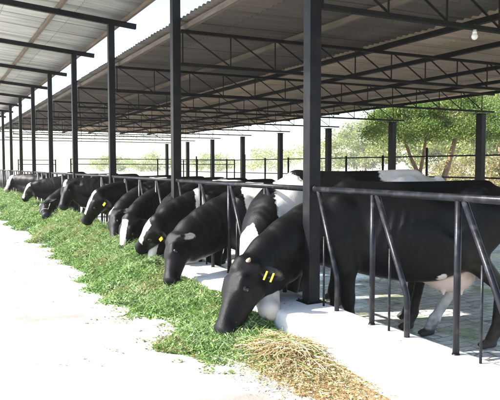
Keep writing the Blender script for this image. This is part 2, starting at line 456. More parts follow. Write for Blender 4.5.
# ------------------------------------------------------------------ canopy above the lane
can = empty('lane_canopy', P(X_ROW, YK[0], TOP_DZ))
tag(can, 'raised galvanised sheet canopy on the post tops above the feeding lane', 'canopy roof')
can_off = Vector(can.location)
def can_part(o):
    o.parent = can; o.matrix_parent_inverse = Matrix.Translation(-can_off); return o
SL = -.085
CX0, CX1 = .9, 4.06
def can_dz(x): return 3.28 + SL * (x - X_ROW)
for y in YK:
    mb = MB(); mb.bar(P(CX0 - .1, y, can_dz(CX0 - .1)), P(4.24, y, can_dz(4.24)), .075, .10)
    can_part(mb.build('rafter', M['steel']))
for x in (1.05, 2.5, 3.98):
    mb = MB(); zz = can_dz(x) + .06 + .045
    for k in range(9):
        ya = Y0 + (Y1 - Y0) * k / 9; yb = Y0 + (Y1 - Y0) * (k + 1) / 9
        j = (random.random() - .5) * .02
        mb.bar(P(x + j, ya + .002, zz), P(x + j, yb - .002, zz), .06, .07)
    can_part(mb.build('purlin', M['wood']))
o = corrugated(CX0 * S, CX1 * S, (YK[1] - 2.2) * S, Y1 * S, CAM_H + (can_dz(CX0) + .18) * S, CAM_H + (can_dz(CX1) + .18) * S, PITCH, .02, M['canopy_sheet'], 'roof')
can_part(o)

# bare bulb under the nearest truss
bl = empty('hanging_bulb', P(6.04, 5.71, 1.56)); tag(bl, 'small white bare bulb hanging below the nearest truss', 'light bulb')
mb = MB(); mb.ball((0, 0, .045), .034, 14, 10, scale=(1, 1, 1.1)); mb.tube([(0, 0, .075), (0, 0, .105)], [.026, .018], 10); mb.build('bulb', M['bulb'], bl, smooth=True)
mb = MB(); mb.tube([(0, 0, .105), (0, 0, .15)], .019, 10); mb.tube([(0, 0, .15), (0, 0, .172)], .004, 6); mb.build('holder', M['cap'], bl, smooth=True)

# ------------------------------------------------------------------ feed barriers, one per bay
RAIL_DZ = -.25
UN = BAY / 4
def make_barrier():
    root = empty('feed_barrier', P(X_ROW, YK[0], DZ_KERB))
    r0 = Vector(root.location)
    hR = (RAIL_DZ - DZ_KERB) * S
    L_ = BAY * S
    def at(t, h): return (0, t * S, h)
    mb = MB(); mb.tube([(0, PW / 2 - .004, hR), (0, L_ - PW / 2 + .004, hR)], .027, 12)
    mb.tube([(0, PW / 2, hR), (0, PW / 2 + .02, hR)], .036, 12); mb.tube([(0, L_ - PW / 2 - .02, hR), (0, L_ - PW / 2, hR)], .036, 12)
    mb.build('top_rail', M['pipe'], root, smooth=True)
    for k in range(1, 5):
        t = k * UN
        if k < 4:
            mb = MB(); mb.tube([at(t, -.06), at(t, hR - .02)], .0235, 10)
            mb.tube([at(t, -.012), at(t, .012)], [.034, .026], 10)
            mb.build('upright', M['pipe'], root, smooth=True)
        tt = t - (.06 if k < 4 else .14)
        mb = MB(); mb.tube([at(tt, hR - .02), at(t - .47, .335), at(t - .485, .30), at(t - .49, .26), at(t - .49, -.06)], .0225, 10)
        mb.build('slanted_bar', M['pipe'], root, smooth=True)
        mb = MB(); mb.tube([at(t - .25, -.05), at(t - .25, .64)], .010, 8)
        mb.build('thin_rod', M['pipe'], root, smooth=True)
    return root
bar0 = make_barrier()
ORD = ['in front of the nearest black cow, right of the near post', 'between the first and second shed posts', 'between the second and third shed posts',
       'between the third and fourth shed posts', 'between the fourth and fifth shed posts', 'between the fifth and sixth shed posts',
       'between the sixth and seventh shed posts', 'between the seventh and eighth shed posts', 'between the eighth and ninth shed posts', 'between the last two shed posts']
for k in range(10):
    o = bar0 if k == 0 else copy_tree(bar0)
    o.location = P(X_ROW, YK[k], DZ_KERB)
    tag(o, 'slanted pipe feed barrier ' + ORD[k], 'feed barrier', 'feed barriers along the kerb')

# ------------------------------------------------------------------ rear pipe fence and pen dividers
def pipe_fence(name, pts, heights, post_step, label, post_h, mat, rail_r=.022, post_r=.035, tall_every=0):
    root = empty(name, pts[0]); r0 = Vector(pts[0])
    A, B = Vector(pts[0]), Vector(pts[1]); d = B - A; n = max(1, round(d.length / post_step))
    for i in range(n + 1):
        q = d * (i / n)
        hh = post_h + (.2 if tall_every and i % tall_every == 1 else 0)
        mb = MB(); mb.tube([q, q + Vector((0, 0, hh))], post_r, 8); mb.build('fence_post', mat, root, smooth=True)
    for h in heights:
        mb = MB(); mb.tube([Vector((0, 0, h)), d + Vector((0, 0, h))], rail_r, 8); mb.build('rail', mat, root, smooth=True)
    tag(root, label, 'fence')
    return root
pipe_fence('pipe_fence', [P(16.0, Y0, DZ_STALL), P(16.0, Y1, DZ_STALL)], [.55, 1.02, 1.45, 2.08], 2.15, 'tall dark pipe rail fence along the far side of the shed', 2.15, M['pipe'], .024, .04, 3)
pipe_fence('pen_divider', [P(6.0, 31.5, DZ_STALL), P(15.0, 31.5, DZ_STALL)], [.6, 1.2, 1.86, 2.08], 1.9, 'dark pipe pen divider crossing the shed before the far posts', 2.1, M['steel'], .018, .03)
pipe_fence('pen_divider', [P(4.1, 36.5, DZ_STALL), P(6.1, 36.5, DZ_STALL)], [.6, 1.2, 1.86, 2.06], 1.9, 'short dark pipe pen divider beside the far end of the cow row', 2.1, M['steel'], .018, .03)

# ------------------------------------------------------------------ cows
def surface_nets(F, org, h):
    sg = F < 0
    c = sg[:-1, :-1, :-1]
    cnt = np.zeros(c.shape, np.int8)
    for dx in (0, 1):
        for dy in (0, 1):
            for dz in (0, 1):
                cnt += sg[dx:F.shape[0]-1+dx, dy:F.shape[1]-1+dy, dz:F.shape[2]-1+dz]
    act = (cnt > 0) & (cnt < 8)
    idx = np.argwhere(act)
    num = np.full(act.shape, -1, np.int64); num[act] = np.arange(len(idx))
    corners = [(a, b, c_) for a in (0, 1) for b in (0, 1) for c_ in (0, 1)]
    Vv = np.stack([F[idx[:, 0]+a, idx[:, 1]+b, idx[:, 2]+c_] for a, b, c_ in corners], -1)
    acc = np.zeros((len(idx), 3)); n = np.zeros(len(idx))
    for i in range(8):
        for j in range(i + 1, 8):
            if sum(abs(corners[i][q] - corners[j][q]) for q in range(3)) != 1: continue
            s = (Vv[:, i] < 0) != (Vv[:, j] < 0)
            t = Vv[:, i] / np.where(s, Vv[:, i] - Vv[:, j], 1)
            pt = np.array(corners[i]) + t[:, None] * (np.array(corners[j]) - np.array(corners[i]))
            acc += np.where(s[:, None], pt, 0); n += s
    V = (idx + acc / n[:, None]) * h + org
    faces = []
    for ax in range(3):
        o1, o2 = (ax + 1) % 3, (ax + 2) % 3
        a = np.moveaxis(sg, (ax, o1, o2), (0, 1, 2)); nn = np.moveaxis(num, (ax, o1, o2), (0, 1, 2))
        e = a[:-1, 1:-1, 1:-1] != a[1:, 1:-1, 1:-1]
        w = np.argwhere(e)
        if not len(w): continue
        i, j, k = w[:, 0], w[:, 1] + 1, w[:, 2] + 1
        q = np.stack([nn[i, j-1, k-1], nn[i, j, k-1], nn[i, j, k], nn[i, j-1, k]], -1)
        flip = ~a[i, j, k]
        q[flip] = q[flip][:, ::-1]
        faces.append(q)
    Fq = np.concatenate(faces)
    Fq = Fq[(Fq >= 0).all(1)]
    return V, Fq

class Field:
    def __init__(self, lo, hi, h):
        self.h = h; self.lo = np.array(lo, float)
        n = np.ceil((np.array(hi) - self.lo) / h).astype(int) + 1
        self.ax = [self.lo[i] + np.arange(n[i]) * h for i in range(3)]
        self.F = np.full(n, .3, np.float32)
    def block(self, lo, hi):
        s = []
        for i in range(3):
            a = max(0, int((lo[i] - self.lo[i]) / self.h)); b = min(len(self.ax[i]), int((hi[i] - self.lo[i]) / self.h) + 2)
            if b <= a: return None, None
            s.append(slice(a, b))
        g = np.meshgrid(*[self.ax[i][s[i]].astype(np.float32) for i in range(3)], indexing='ij')
        return tuple(s), g
    def add(self, s, d, k):
        A = self.F[s]
        hh = np.clip(.5 + .5 * (A - d) / k, 0, 1)
        self.F[s] = A + (d - A) * hh - k * hh * (1 - hh)
    def sub(self, s, d, k):
        A = self.F[s]
        hh = np.clip(.5 - .5 * (A + d) / k, 0, 1)
        self.F[s] = A * (1 - hh) + (-d) * hh + k * hh * (1 - hh)
    def cone(self, a, b, ra, rb, k=.05, sub=False):
        a = np.array(a, float); b = np.array(b, float)
        pad = max(ra, rb) + k + .04
        s, g = self.block(np.minimum(a, b) - pad, np.maximum(a, b) + pad)
        if s is None: return
        d = b - a; L2 = float(d @ d) + 1e-9
        t = np.clip(((g[0]-a[0])*d[0] + (g[1]-a[1])*d[1] + (g[2]-a[2])*d[2]) / L2, 0, 1)
        q = np.sqrt((g[0]-a[0]-t*d[0])**2 + (g[1]-a[1]-t*d[1])**2 + (g[2]-a[2]-t*d[2])**2) - (ra + (rb-ra)*t)
        (self.sub if sub else self.add)(s, q, k)
    def ell(self, c, axes, r, k=.05, sub=False):
        c = np.array(c, float); A = np.array(axes, float); r = np.array(r, float)
        ext = np.sqrt(((A * r[:, None]) ** 2).sum(0)) + k + .04
        s, g = self.block(c - ext, c + ext)
        if s is None: return
        q = [((g[0]-c[0])*A[i, 0] + (g[1]-c[1])*A[i, 1] + (g[2]-c[2])*A[i, 2]) for i in range(3)]
        k0 = np.sqrt(sum((q[i]/r[i])**2 for i in range(3))) + 1e-6
        k1 = np.sqrt(sum((q[i]/r[i]**2)**2 for i in range(3))) + 1e-6
        (self.sub if sub else self.add)(s, k0*(k0-1)/k1, k)

TR = np.array([  # x, top, bottom, half width
    (.43, 1.06, .94, .03), (.39, 1.14, .84, .11), (.30, 1.24, .73, .185), (.16, 1.345, .675, .235), (0, 1.405, .655, .262),
    (-.2, 1.398, .605, .305), (-.45, 1.385, .555, .352), (-.7, 1.39, .55, .362), (-.86, 1.41, .61, .34), (-1.0, 1.425, .73, .305),
    (-1.14, 1.415, .86, .262), (-1.27, 1.375, .98, .19), (-1.345, 1.31, 1.07, .11), (-1.385, 1.23, 1.16, .03)])
_tx = np.linspace(-1.41, .45, 400)
_ker = np.exp(-np.linspace(-2, 2, 21)**2); _ker /= _ker.sum()
def _sm(col):
    v = np.interp(_tx, TR[::-1, 0], TR[::-1, col]); e = np.concatenate([np.full(10, v[0]), v, np.full(10, v[-1])])
    return np.convolve(e, _ker, 'valid')
_top, _bot, _wid = _sm(1), _sm(2), _sm(3)

def unit(v):
    v = np.array(v, float); return v / (np.linalg.norm(v) + 1e-9)

def cow_field(poll, muz, h, fore=None, legs=None, udder=1.0, mzk=1.0):
    """poll and muz in the cow's own frame (x forward, z up, origin under the withers)"""
    poll = np.array(poll); muz = np.array(muz)
    hx = unit(muz - poll); LH = np.linalg.norm(muz - poll)
    n0 = np.array((.25, 0, 1.10))
    fdir = unit(poll - n0) if fore is None else np.array(fore, float)
    f = unit(fdir - hx * (fdir @ hx)); sd = np.cross(hx, f)
    sc = LH / .52 * 1.06
    H = lambda a, b, c: poll + (hx * a + f * b + sd * c) * sc
    lo = np.minimum(np.minimum(poll, muz) - .36, (-1.62, -.52, -.03)); hi = np.maximum(np.maximum(poll, muz) + .36, (.6, .52, 1.62))
    lo[2] = min(lo[2], min(poll[2], muz[2]) - .3)
    Fd = Field(lo, hi, h)
    # trunk
    s, g = Fd.block((-1.55, -.5, .45), (.6, .5, 1.6))
    top = np.interp(g[0], _tx, _top); bot = np.interp(g[0], _tx, _bot); wd = np.interp(g[0], _tx, _wid)
    c = (top + bot) / 2; hh = (top - bot) / 2 + 1e-3
    zz = (g[2] - c) / hh
    w2 = wd * (1 - .30 * np.clip(zz, 0, 1.2) ** 1.6 - .06 * np.clip(-zz, 0, 1))
    rr = (np.abs(g[1] / w2) ** 2.3 + np.abs(zz) ** 2.3) ** (1 / 2.3)
    d = (rr - 1) * np.minimum(w2, hh) * .9
    out = np.maximum(np.maximum(g[0] - .43, -1.39 - g[0]), 0)
    Fd.F[s] = np.minimum(Fd.F[s], d + out)
    for y in (-1, 1):
        # ribs hinted as shallow hollows, hook and pin bones, shoulder blade
        Fd.cone((-.90, y*.235, 1.345), (-.98, y*.20, 1.36), .05, .04, .09)
        Fd.cone((-1.30, y*.105, 1.27), (-1.33, y*.10, 1.25), .04, .035, .06)
        Fd.ell((.10, y*.20, 1.06), np.eye(3), (.15, .085, .27), .07)
        Fd.ell((-.80, y*.34, 1.13), np.eye(3), (.11, .05, .13), .09, sub=True)
        Fd.ell((-.08, y*.305, 1.0), np.eye(3), (.05, .03, .25), .07, sub=True)
        Fd.cone((-1.07, y*.15, 1.14), (-.90, y*.225, .84), .20, .135, .08)
    Fd.cone((.02, 0, 1.395), (-1.1, 0, 1.41), .03, .03, .07)
    # legs
    lg = legs or (0, 0, 0, 0)
    for q, y in ((0, -1), (1, 1)):
        dx = lg[q]
        Fd.cone((.10, y*.19, .92), (.03, y*.20, .70), .115, .085, .08)
        Fd.cone((.03, y*.20, .70), (.055+dx*.5, y*.175, .43), .078, .058, .04)
        Fd.cone((.055+dx*.5, y*.175, .45), (.055+dx*.5, y*.175, .40), .058, .056, .03)
        Fd.cone((.055+dx*.5, y*.175, .40), (.04+dx, y*.175, .16), .045, .039, .03)
        Fd.cone((.04+dx, y*.175, .155), (.075+dx, y*.175, .075), .05, .044, .02)
        for cy in (-.026, .026): Fd.cone((.07+dx, y*.175+cy*.8, .052), (.135+dx, y*.175+cy*1.1, .026), .040, .024, .006)
        dx = lg[2+q]
        Fd.cone((-.90, y*.225, .84), (-1.13+dx*.6, y*.195, .56), .115, .058, .05)
        Fd.cone((-1.17+dx*.6, y*.195, .575), (-1.15+dx*.6, y*.195, .50), .045, .055, .03)
        Fd.cone((-1.15+dx*.6, y*.195, .50), (-1.11+dx, y*.195, .17), .046, .040, .03)
        Fd.cone((-1.11+dx, y*.195, .165), (-1.07+dx, y*.195, .08), .051, .045, .02)
        for cy in (-.026, .026): Fd.cone((-1.07+dx, y*.195+cy*.8, .052), (-1.0+dx, y*.195+cy*1.1, .026), .040, .024, .006)
    # udder
    if udder > 0:
        Fd.ell((-.83, 0, .60), np.eye(3), (.20*udder, .155, .145*udder), .05)
        for a in (-.90, -.76):
            for y in (-.075, .075): Fd.cone((a, y, .51), (a, y*1.1, .45), .022, .013, .02)
    # tail
    pt = [(-1.33, 0, 1.36), (-1.43, 0, 1.28), (-1.455, .01, 1.0), (-1.44, .03, .72), (-1.44, .035, .50), (-1.45, .04, .34)]
    rd = [.042, .030, .023, .022, .05, .014]
    for i in range(5): Fd.cone(pt[i], pt[i+1], rd[i], rd[i+1], .02)
    # neck
    def chain(p0, p1, p2, r0, r1, k, n=5):
        pr = None
        for i in range(n + 1):
            t = i / n; p = (1-t)**2*np.array(p0) + 2*t*(1-t)*np.array(p1) + t*t*np.array(p2)
            r = r0 + (r1-r0)*t
            if pr is not None: Fd.cone(pr[0], p, pr[1], r, k)
            pr = (p, r)
    back = H(.02, -.07, 0)
    mid = (np.array((.3, 0, 1.12)) * .5 + back * .5)
    chain((.18, 0, 1.10), mid + (.06, 0, .04), H(.07, -.10, 0), .215, .100, .09)
    chain((.02, 0, 1.335), np.array((.35, 0, 1.30))*.6 + back*.4 + (0, 0, .02), H(.0, -.03, 0), .075, .072, .09)
    chain((.33, 0, .84), (np.array((.42, 0, .80)) + H(.18, -.2, 0))/2 + (0, 0, -.01), H(.16, -.15, 0), .115, .07, .09)
    # head
    for y in (-1, 1):
        Fd.cone(H(.03, -.045, y*.038), H(.20, -.045, y*.042), .080*sc, .076*sc, .03)
        Fd.cone(H(.13, -.135, y*.048), H(.40, -.085, y*.022), .062*sc, .042*sc, .05)
        Fd.cone(H(.125, .012, y*.078), H(.20, .004, y*.074), .032*sc, .028*sc, .03)   # brow over the eye socket
        Fd.cone(H(.24, -.06, y*.06), H(.33, -.06, y*.045), .034*sc, .028*sc, .04)      # cheek bone
    Fd.cone(H(.0, .0, 0), H(.05, .01, 0), .055*sc, .06*sc, .04)
    Fd.cone(H(.16, -.02, 0), H(.44, -.028, 0), .076*sc, .060*sc, .05)
    A = np.stack([hx, f, sd])
    Fd.ell(H(.465, -.045, 0), A, np.array((.060, .076*mzk, .086*mzk))*sc, .04)
    Fd.ell(H(.455, -.085, 0), A, np.array((.05, .042*mzk, .064*mzk))*sc, .03)
    for y in (-1, 1):
        Fd.ell(H(.520, -.018, y*.040), A, np.array((.018, .024, .016))*sc, .010, sub=True)
        Fd.cone(H(.40, -.088, y*.075), H(.515, -.078, y*.05), .008, .008, .014, sub=True)      # mouth
        # ears: leaf shaped, held out and a little back and down
        e1 = unit(hx*.10 - f*.62 + sd*y*.85); e2 = unit(hx - e1*(hx @ e1)); e3 = np.cross(e1, e2)
        Fd.cone(H(.035, -.035, y*.085), H(.02, -.05, y*.125), .034*sc, .028*sc, .03)
        ec = H(.02, -.05, y*.10) + e1*.105*sc
        Fd.ell(ec, np.stack([e1, e2, e3]), np.array((.105, .052, .022))*sc, .02)
        Fd.ell(ec + e3*np.sign(e3 @ f + 1e-6)*.020 + e1*.01, np.stack([e1, e2, e3]), np.array((.075, .03, .014))*sc, .012, sub=True)
    frame = dict(poll=poll, hx=hx, f=f, sd=sd, sc=sc, H=H)
    V, Q = surface_nets(Fd.F, Fd.lo, h)
    # keep the outer shell only (largest island)
    return V, Q, frame

def smooth_mesh(V, Q, it=2, lam=.5):
    for _ in range(it):
        acc = np.zeros_like(V); cnt = np.zeros(len(V))
        for a, b in ((0, 1), (1, 2), (2, 3), (3, 0)):
            np.add.at(acc, Q[:, a], V[Q[:, b]]); np.add.at(cnt, Q[:, a], 1)
        V = V * (1 - lam) + lam * acc / np.maximum(cnt, 1)[:, None]
    return V

def make_cow(label, wx, wy, yaw, poll, muz, h, patches=(), blaze=None, pink=0.0, fore=None, tags=(), legs=None, horn=False, halter=False, scale=1.09, eyes=True, leg_white=(), hl=.0, stretch=1.0, white_muzzle=False):
    """wx, wy: withers on the ground plan; poll, muz: (x, y, dz) in measured units"""
    th = math.pi + rad(yaw)
    root = empty('cow', P(wx, wy, DZ_STALL), th)
    R = np.array(((math.cos(th), math.sin(th), 0), (-math.sin(th), math.cos(th), 0), (0, 0, 1)))
    def loc(q):
        v = np.array(P(*q)) - np.array(root.location)
        return (R @ v) / scale
    pl, mz = loc(poll), loc(muz)
    pl = mz - unit(mz - pl) * (hl or min(max(np.linalg.norm(mz - pl), .50), .55))
    fo = None if fore is None else R @ np.array(fore, float)
    V, Q, fr = cow_field(pl, mz, h, fo, legs, mzk=.80 if white_muzzle else 1.0)
    V = smooth_mesh(V, Q, 2, .40)
    V[:, 2] = np.maximum(V[:, 2], .004 * np.sin(V[:, 0] * 90) * .2)
    coat = np.full(len(V), -1.0)
    for c, r in patches:
        q = np.sqrt((((V - np.array(c)) / np.array(r)) ** 2).sum(1))
        coat = np.maximum(coat, np.clip((1 - q) * min(1.0, min(r) * 6), -1, 1))
    rel = (V - fr['poll']) / fr['sc']
    ha, hf, hs = rel @ fr['hx'], rel @ fr['f'], rel @ fr['sd']
    near_head = np.clip((.62 - np.sqrt((rel ** 2).sum(1))) * 4, -1, 1)
    if blaze:
        a0, a1, w, off = blaze
        v = np.minimum(np.minimum((ha - a0) * 6, (a1 - ha) * 6), (w - np.abs(hs - off)) * 9)
        v = np.minimum(v, (hf + (.015 if a0 > -.2 else .12)) * 10)
        coat = np.maximum(coat, np.where(near_head > 0, np.clip(v, -1, 1), -1))
    for a0, a1, y in leg_white:                      # white stockings: x range, height, side
        m = np.minimum(np.minimum((V[:, 0] - a0) * 6, (a1 - V[:, 0]) * 6), np.minimum((.68 - V[:, 2]) * 4, V[:, 1] * y * 6))
        coat = np.maximum(coat, np.clip(m, -1, 1))
    if white_muzzle: coat = np.maximum(coat, np.where(near_head > 0, np.clip((ha - .27) * 8, -1, 1), -1))
    mz_d = np.clip((ha - (.455 if white_muzzle else .455)) * (12 if white_muzzle else 22), 0, 1) * (near_head > 0)
    ud = np.clip(1.25 - np.sqrt((((V - np.array((-.83, 0, .55))) / np.array((.23, .17, .17))) ** 2).sum(1)), 0, 1) * 5
    ud = np.clip(ud, 0, 1)
    skin = np.maximum(ud, mz_d * pink)
    dark = mz_d * (1 - pink)
    hoof = np.clip((.085 - V[:, 2]) * 60, 0, 1)
    nd = unit(fr['poll'] - np.array((.1, 0, 1.15))); sN = (V - np.array((.1, 0, 1.15))) @ nd
    LN = np.linalg.norm(fr['poll'] - np.array((.1, 0, 1.15)))
    mN = np.clip((sN - .12) * 6, 0, 1) * np.clip((LN - .06 - sN) * 8, 0, 1) * (V[:, 0] > .05) * np.clip((np.abs(V[:, 1]) - .02) * 12, 0, 1)
    wv = vnoise(V[:, 0] * 7, V[:, 1] * 5 + 9, V[:, 2] * 7) * 5
    V[:, 1] += np.sign(V[:, 1]) * mN * .0022 * np.sin(sN * 2 * math.pi / .10 + wv * 2.4) * (.3 + vnoise(V[:, 0] * 3 + 5, V[:, 2] * 3, .5))
    V[:, 0] = np.where(V[:, 0] < -.15, (V[:, 0] + .15) * stretch - .15, V[:, 0])
    dirt = np.clip((.42 - V[:, 2]) * 3.5, 0, 1) * (V[:, 0] < .28)
    dirt = np.maximum(dirt, .55 * np.clip((-.75 - V[:, 0]) * 3, 0, 1) * np.clip(1 - np.abs(V[:, 2] - .75) / .35, 0, 1)) * .8
    # ribs just showing through the hide
    m = np.clip(1 - np.abs((V[:, 0] + .36) / .34), 0, 1) * np.clip(1 - np.abs((V[:, 2] - 1.0) / .30), 0, 1) * np.clip((np.abs(V[:, 1]) - .2) * 8, 0, 1)
    V[:, 1] += np.sign(V[:, 1]) * m * .011 * np.sin((V[:, 0] + .25 * V[:, 2]) * 2 * math.pi / .088)
    o = np_mesh('body', V * scale, Q, [M['coat']], smooth=True, parent=root, attrs=dict(coat=coat, skin=skin, dark_skin=dark, hoof=hoof, dirt=dirt))
    H = fr['H']
    if eyes:
        for y in (-1, 1):
            mb = MB(); mb.ball(np.array(H(.185, -.016, y * .098)) * scale, .027 * fr['sc'] * scale, 14, 10)
            mb.build('eye', M['eye'], root, smooth=True)
    if horn:
        for y in (-1, 1):
            a = np.array(H(.0, .01, y * .065)) * scale; b = a + (fr['sd'] * y * .6 - fr['hx'] * .55 + fr['f'] * .2) * .055
            mb = MB(); mb.tube([a, (a + b) / 2, b], [.024, .021, .010], 10); mb.build('horn', M['horn'], root, smooth=True)
    for y, two in tags:
        e1 = unit(fr['hx']*.10 - fr['f']*.62 + fr['sd']*y*.85)
        e2 = unit(fr['hx'] - e1 * (fr['hx'] @ e1)); nrm = np.cross(e1, e2)
        c0 = (np.array(H(.02, -.05, y * .10)) + e1 * .10 * fr['sc'])
        for t in range(2 if two else 1):
            c = c0 + e2 * (.03 + .0) + e1 * (.055 * t - .02)
            sgn = 1 if nrm @ (R @ np.array((.2, -1, .2))) > 0 else -1
            c = (c + nrm * sgn * .024) * scale
            w = (.040, .070, .003) if not two else (.016, .085, .003)
            Mx = Matrix((Vector(e1), Vector(e2), Vector(nrm))).transposed()
            mb = MB(); mb.box(c + np.array(e2) * .01, w, rot=Mx); mb.tube([c - e2*.02 - nrm*sgn*.012, c - e2*.02 + nrm*sgn*.006], .008, 8)
            mb.build('ear_tag', M['tag_yellow'], root, bevel=.001)
    if halter:
        mb = MB()
        pts = []
        for k in range(25):
            a = 2 * math.pi * k / 24
            pts.append(np.array(H(.30 + .0 * math.cos(a), -.055 + .105 * math.cos(a), .082 * math.sin(a))) * scale)
        mb.tube(pts, .008, 6, cap=False)
        for y in (-1, 1):
            mb.tube([np.array(H(.30, -.05, y*.085)) * scale, np.array(H(.16, -.07, y*.128)) * scale, np.array(H(-.02, -.10, y*.12)) * scale], .008, 6)
        mb.build('halter', M['rope'], root, smooth=True)
    tag(root, label, 'cow', 'cows feeding through the barrier')
    return root

def head_at(px, py, X):
    """ground plan position and height of a point seen at (px, py) when it lies on the line x = X"""
    a = rad(26.9) + math.atan((px - 250) / 620)
    y = X / math.tan(a); d = .452 * X + .892 * y
    return (X, y, -(py - 166) / 620 * d)

cows = [
 dict(label='nearest black cow, two yellow strips at its ear, eating at the end of the fodder', scale=1.13, wx=4.32, wy=5.98, yaw=-27, hl=.57, stretch=1.13, poll=head_at(241, 268, 2.80), muz=head_at(219, 335, 2.46), h=.0125,
      patches=[((-.72, .27, .60), (.06, .10, .06))], tags=[(1, True), (-1, True)], horn=True, legs=(.05, -.08, .34, -.03), leg_white=[(-1.3, -.5, -1)]),
 dict(label='cow with white poll, pale muzzle and white rump, half hidden by the nearest cow', wx=4.14, wy=6.80, yaw=-20, scale=1.20, hl=.57, poll=head_at(246, 258, 3.15), muz=head_at(267, 314, 3.02), h=.0135,
      patches=[((.10, 0, 1.06), (.20, .5, .36)), ((-1.15, 0, 1.3), (.42, .5, .42)), ((-.4, 0, .6), (.4, .5, .2))], blaze=(-.26, .14, .16, 0), pink=1.0, white_muzzle=True, fore=(-.75, -.55, .2), legs=(0, .06, -.05, .08)),
 dict(label='black cow with long plain black neck and white shoulder, muzzle in the fodder', wx=4.10, wy=8.12, yaw=-14, poll=head_at(172, 239, 2.85), muz=head_at(166, 283, 2.66), h=.015,
      patches=[((-.04, 0, 1.25), (.17, .5, .27)), ((-.5, 0, .6), (.4, .5, .2))], legs=(.06, 0, 0, .05), blaze=None),
 dict(label='black cow with broad white blaze and a yellow tag, behind the long plain necked cow', wx=4.10, wy=9.25, yaw=-12, poll=head_at(160, 214, 2.98), muz=head_at(136, 249, 2.80), h=.016,
      patches=[((.27, 0, 1.15), (.07, .5, .36)), ((-.9, 0, 1.2), (.25, .5, .3))], blaze=(.02, .34, .055, 0), tags=[(1, False), (-1, False)], fore=(-.8, -.3, .5)),
 dict(label='black cow with white cheek, its head low beneath the tagged cow with broad blaze', wx=4.12, wy=10.3, yaw=-14, poll=head_at(158, 240, 3.12), muz=head_at(148, 270, 2.92), h=.017,
      patches=[((-.45, 0, 1.2), (.25, .5, .4))], blaze=(.02, .40, .06, .03), fore=(-.45, -.8, .2)),
 dict(label='black cow with narrow white forehead blaze and no tag, head low beside the second post', wx=4.10, wy=11.35, yaw=-12, poll=head_at(129, 214, 3.0), muz=head_at(120, 258, 2.84), h=.017,
      patches=[((-.75, 0, 1.2), (.18, .5, .25))], blaze=(.03, .34, .05, 0), fore=(-.85, -.5, .1)),
 dict(label='black cow with small white poll mark, squeezed between two blazed cows', wx=4.10, wy=12.4, yaw=-10, poll=head_at(113, 210, 3.1), muz=head_at(112, 244, 2.95), h=.018,
      patches=[((-1.0, 0, .9), (.3, .5, .3))], blaze=(-.09, .04, .05, .02)),
 dict(label='black cow with slim white blaze and yellow ear tag, head held above the fodder', wx=4.08, wy=13.45, yaw=-8, poll=head_at(99, 190, 2.98), muz=head_at(82, 222, 2.7), h=.018,
      patches=[((-.3, 0, 1.3), (.2, .5, .2))], blaze=(-.02, .36, .032, 0), tags=[(1, False), (-1, False)], fore=(-.8, -.35, .6)),
 dict(label='dark cow with white throat and small white forehead star, head raised by the third post', wx=4.08, wy=15.6, yaw=-8, poll=head_at(68, 181, 2.95), muz=head_at(60, 207, 2.7), h=.020,
      patches=[((.62, 0, .72), (.22, .2, .12))], blaze=(-.02, .12, .04, 0), fore=(-.8, -.3, .4)),
 dict(label='black cow wearing a pale rope halter, muzzle deep in the fodder', wx=4.08, wy=18.75, yaw=-8, poll=head_at(40, 186, 2.82), muz=head_at(43, 216, 2.6), h=.022,
      patches=[((-.5, 0, 1.2), (.2, .5, .25))], blaze=(0, .06, .03, 0), halter=True, fore=(-.8, -.5, .2)),
 dict(label='black cow with long white face beside the haltered cow', wx=4.05, wy=20.9, yaw=-6, poll=head_at(33, 180, 2.80), muz=head_at(22, 199, 2.55), h=.024,
      patches=[((-.8, 0, 1.2), (.25, .5, .3))], blaze=(-.05, .42, .06, 0), fore=(-.7, -.4, .6)),
 dict(label='farthest cow in view, white blaze and white nose, at the far end of the row', wx=4.05, wy=26.2, yaw=-6, poll=head_at(12, 177, 2.80), muz=head_at(5, 190, 2.5), h=.026,
      patches=[((-.4, 0, 1.2), (.25, .5, .4))], blaze=(-.05, .5, .07, 0), pink=.6, fore=(-.7, -.4, .6)),
]
for c in cows: make_cow(**c)

# ------------------------------------------------------------------ fodder
def right_edge(y):
    t = np.clip((y - 8.3) / 1.6, 0, 1)
    return X_KF * S - .02 + .26 * t * t * (3 - 2 * t)
def left_edge(y):
    return (1.98 + .10 * np.clip((8 - y) / 3, 0, 1.5) + .36 * (vnoise(y * .9, y * 0 + 3.3) - .5) + .50 * (vnoise(y * 2.3, y * 0 + 9.1) - .5)) * S
def mound(x, y):
    """fodder height (metres) above the lane, y in measured units, x in metres"""
    xl = left_edge(y); xr = right_edge(y)
    t = np.clip((x - xl) / (xr - xl), 0, 1.02)
    far = np.clip((y - 8.0) / 2.5, 0, 1)
    q = np.clip(t * 1.25, 0, 1)
    prof = q ** 1.25 * (1.0 + .25 * q * (1 - q)) * (1 - (.40 - .25 * far) * np.clip((t - .78) / .22, 0, 1))
    hm = .085 + .08 * vnoise(y * .7, y * 0 + 5.5) + .15 * far + .06 * np.clip((y - 10) / 8, 0, 1)
    end = np.clip((y - 4.75) / 1.2, 0, 1); end = end * end * (3 - 2 * end)
    lump = (.11 + .05 * far) * (vnoise(x * 3.6, y * 3.0, 2.2) - .45) + .05 * (vnoise(x * 10, y * 9, 7.2) - .5)
    return np.maximum(prof * (hm + lump) * end, 0)

def leaf_quads(C, A, B, n):
    """rhombus leaves: centres, half-length vectors, half-width vectors"""
    V = np.stack([C - A, C + B, C + A, C - B], 1).reshape(-1, 3)
    F = np.arange(4 * n).reshape(n, 4)
    return V, F

def rand_dirs(n, flat=.6):
    a = RNG.random(n) * 2 * math.pi; z = (RNG.random(n) * 2 - 1) * flat
    r = np.sqrt(np.maximum(1 - z * z, 0))
    return np.stack([r * np.cos(a), r * np.sin(a), z], -1)

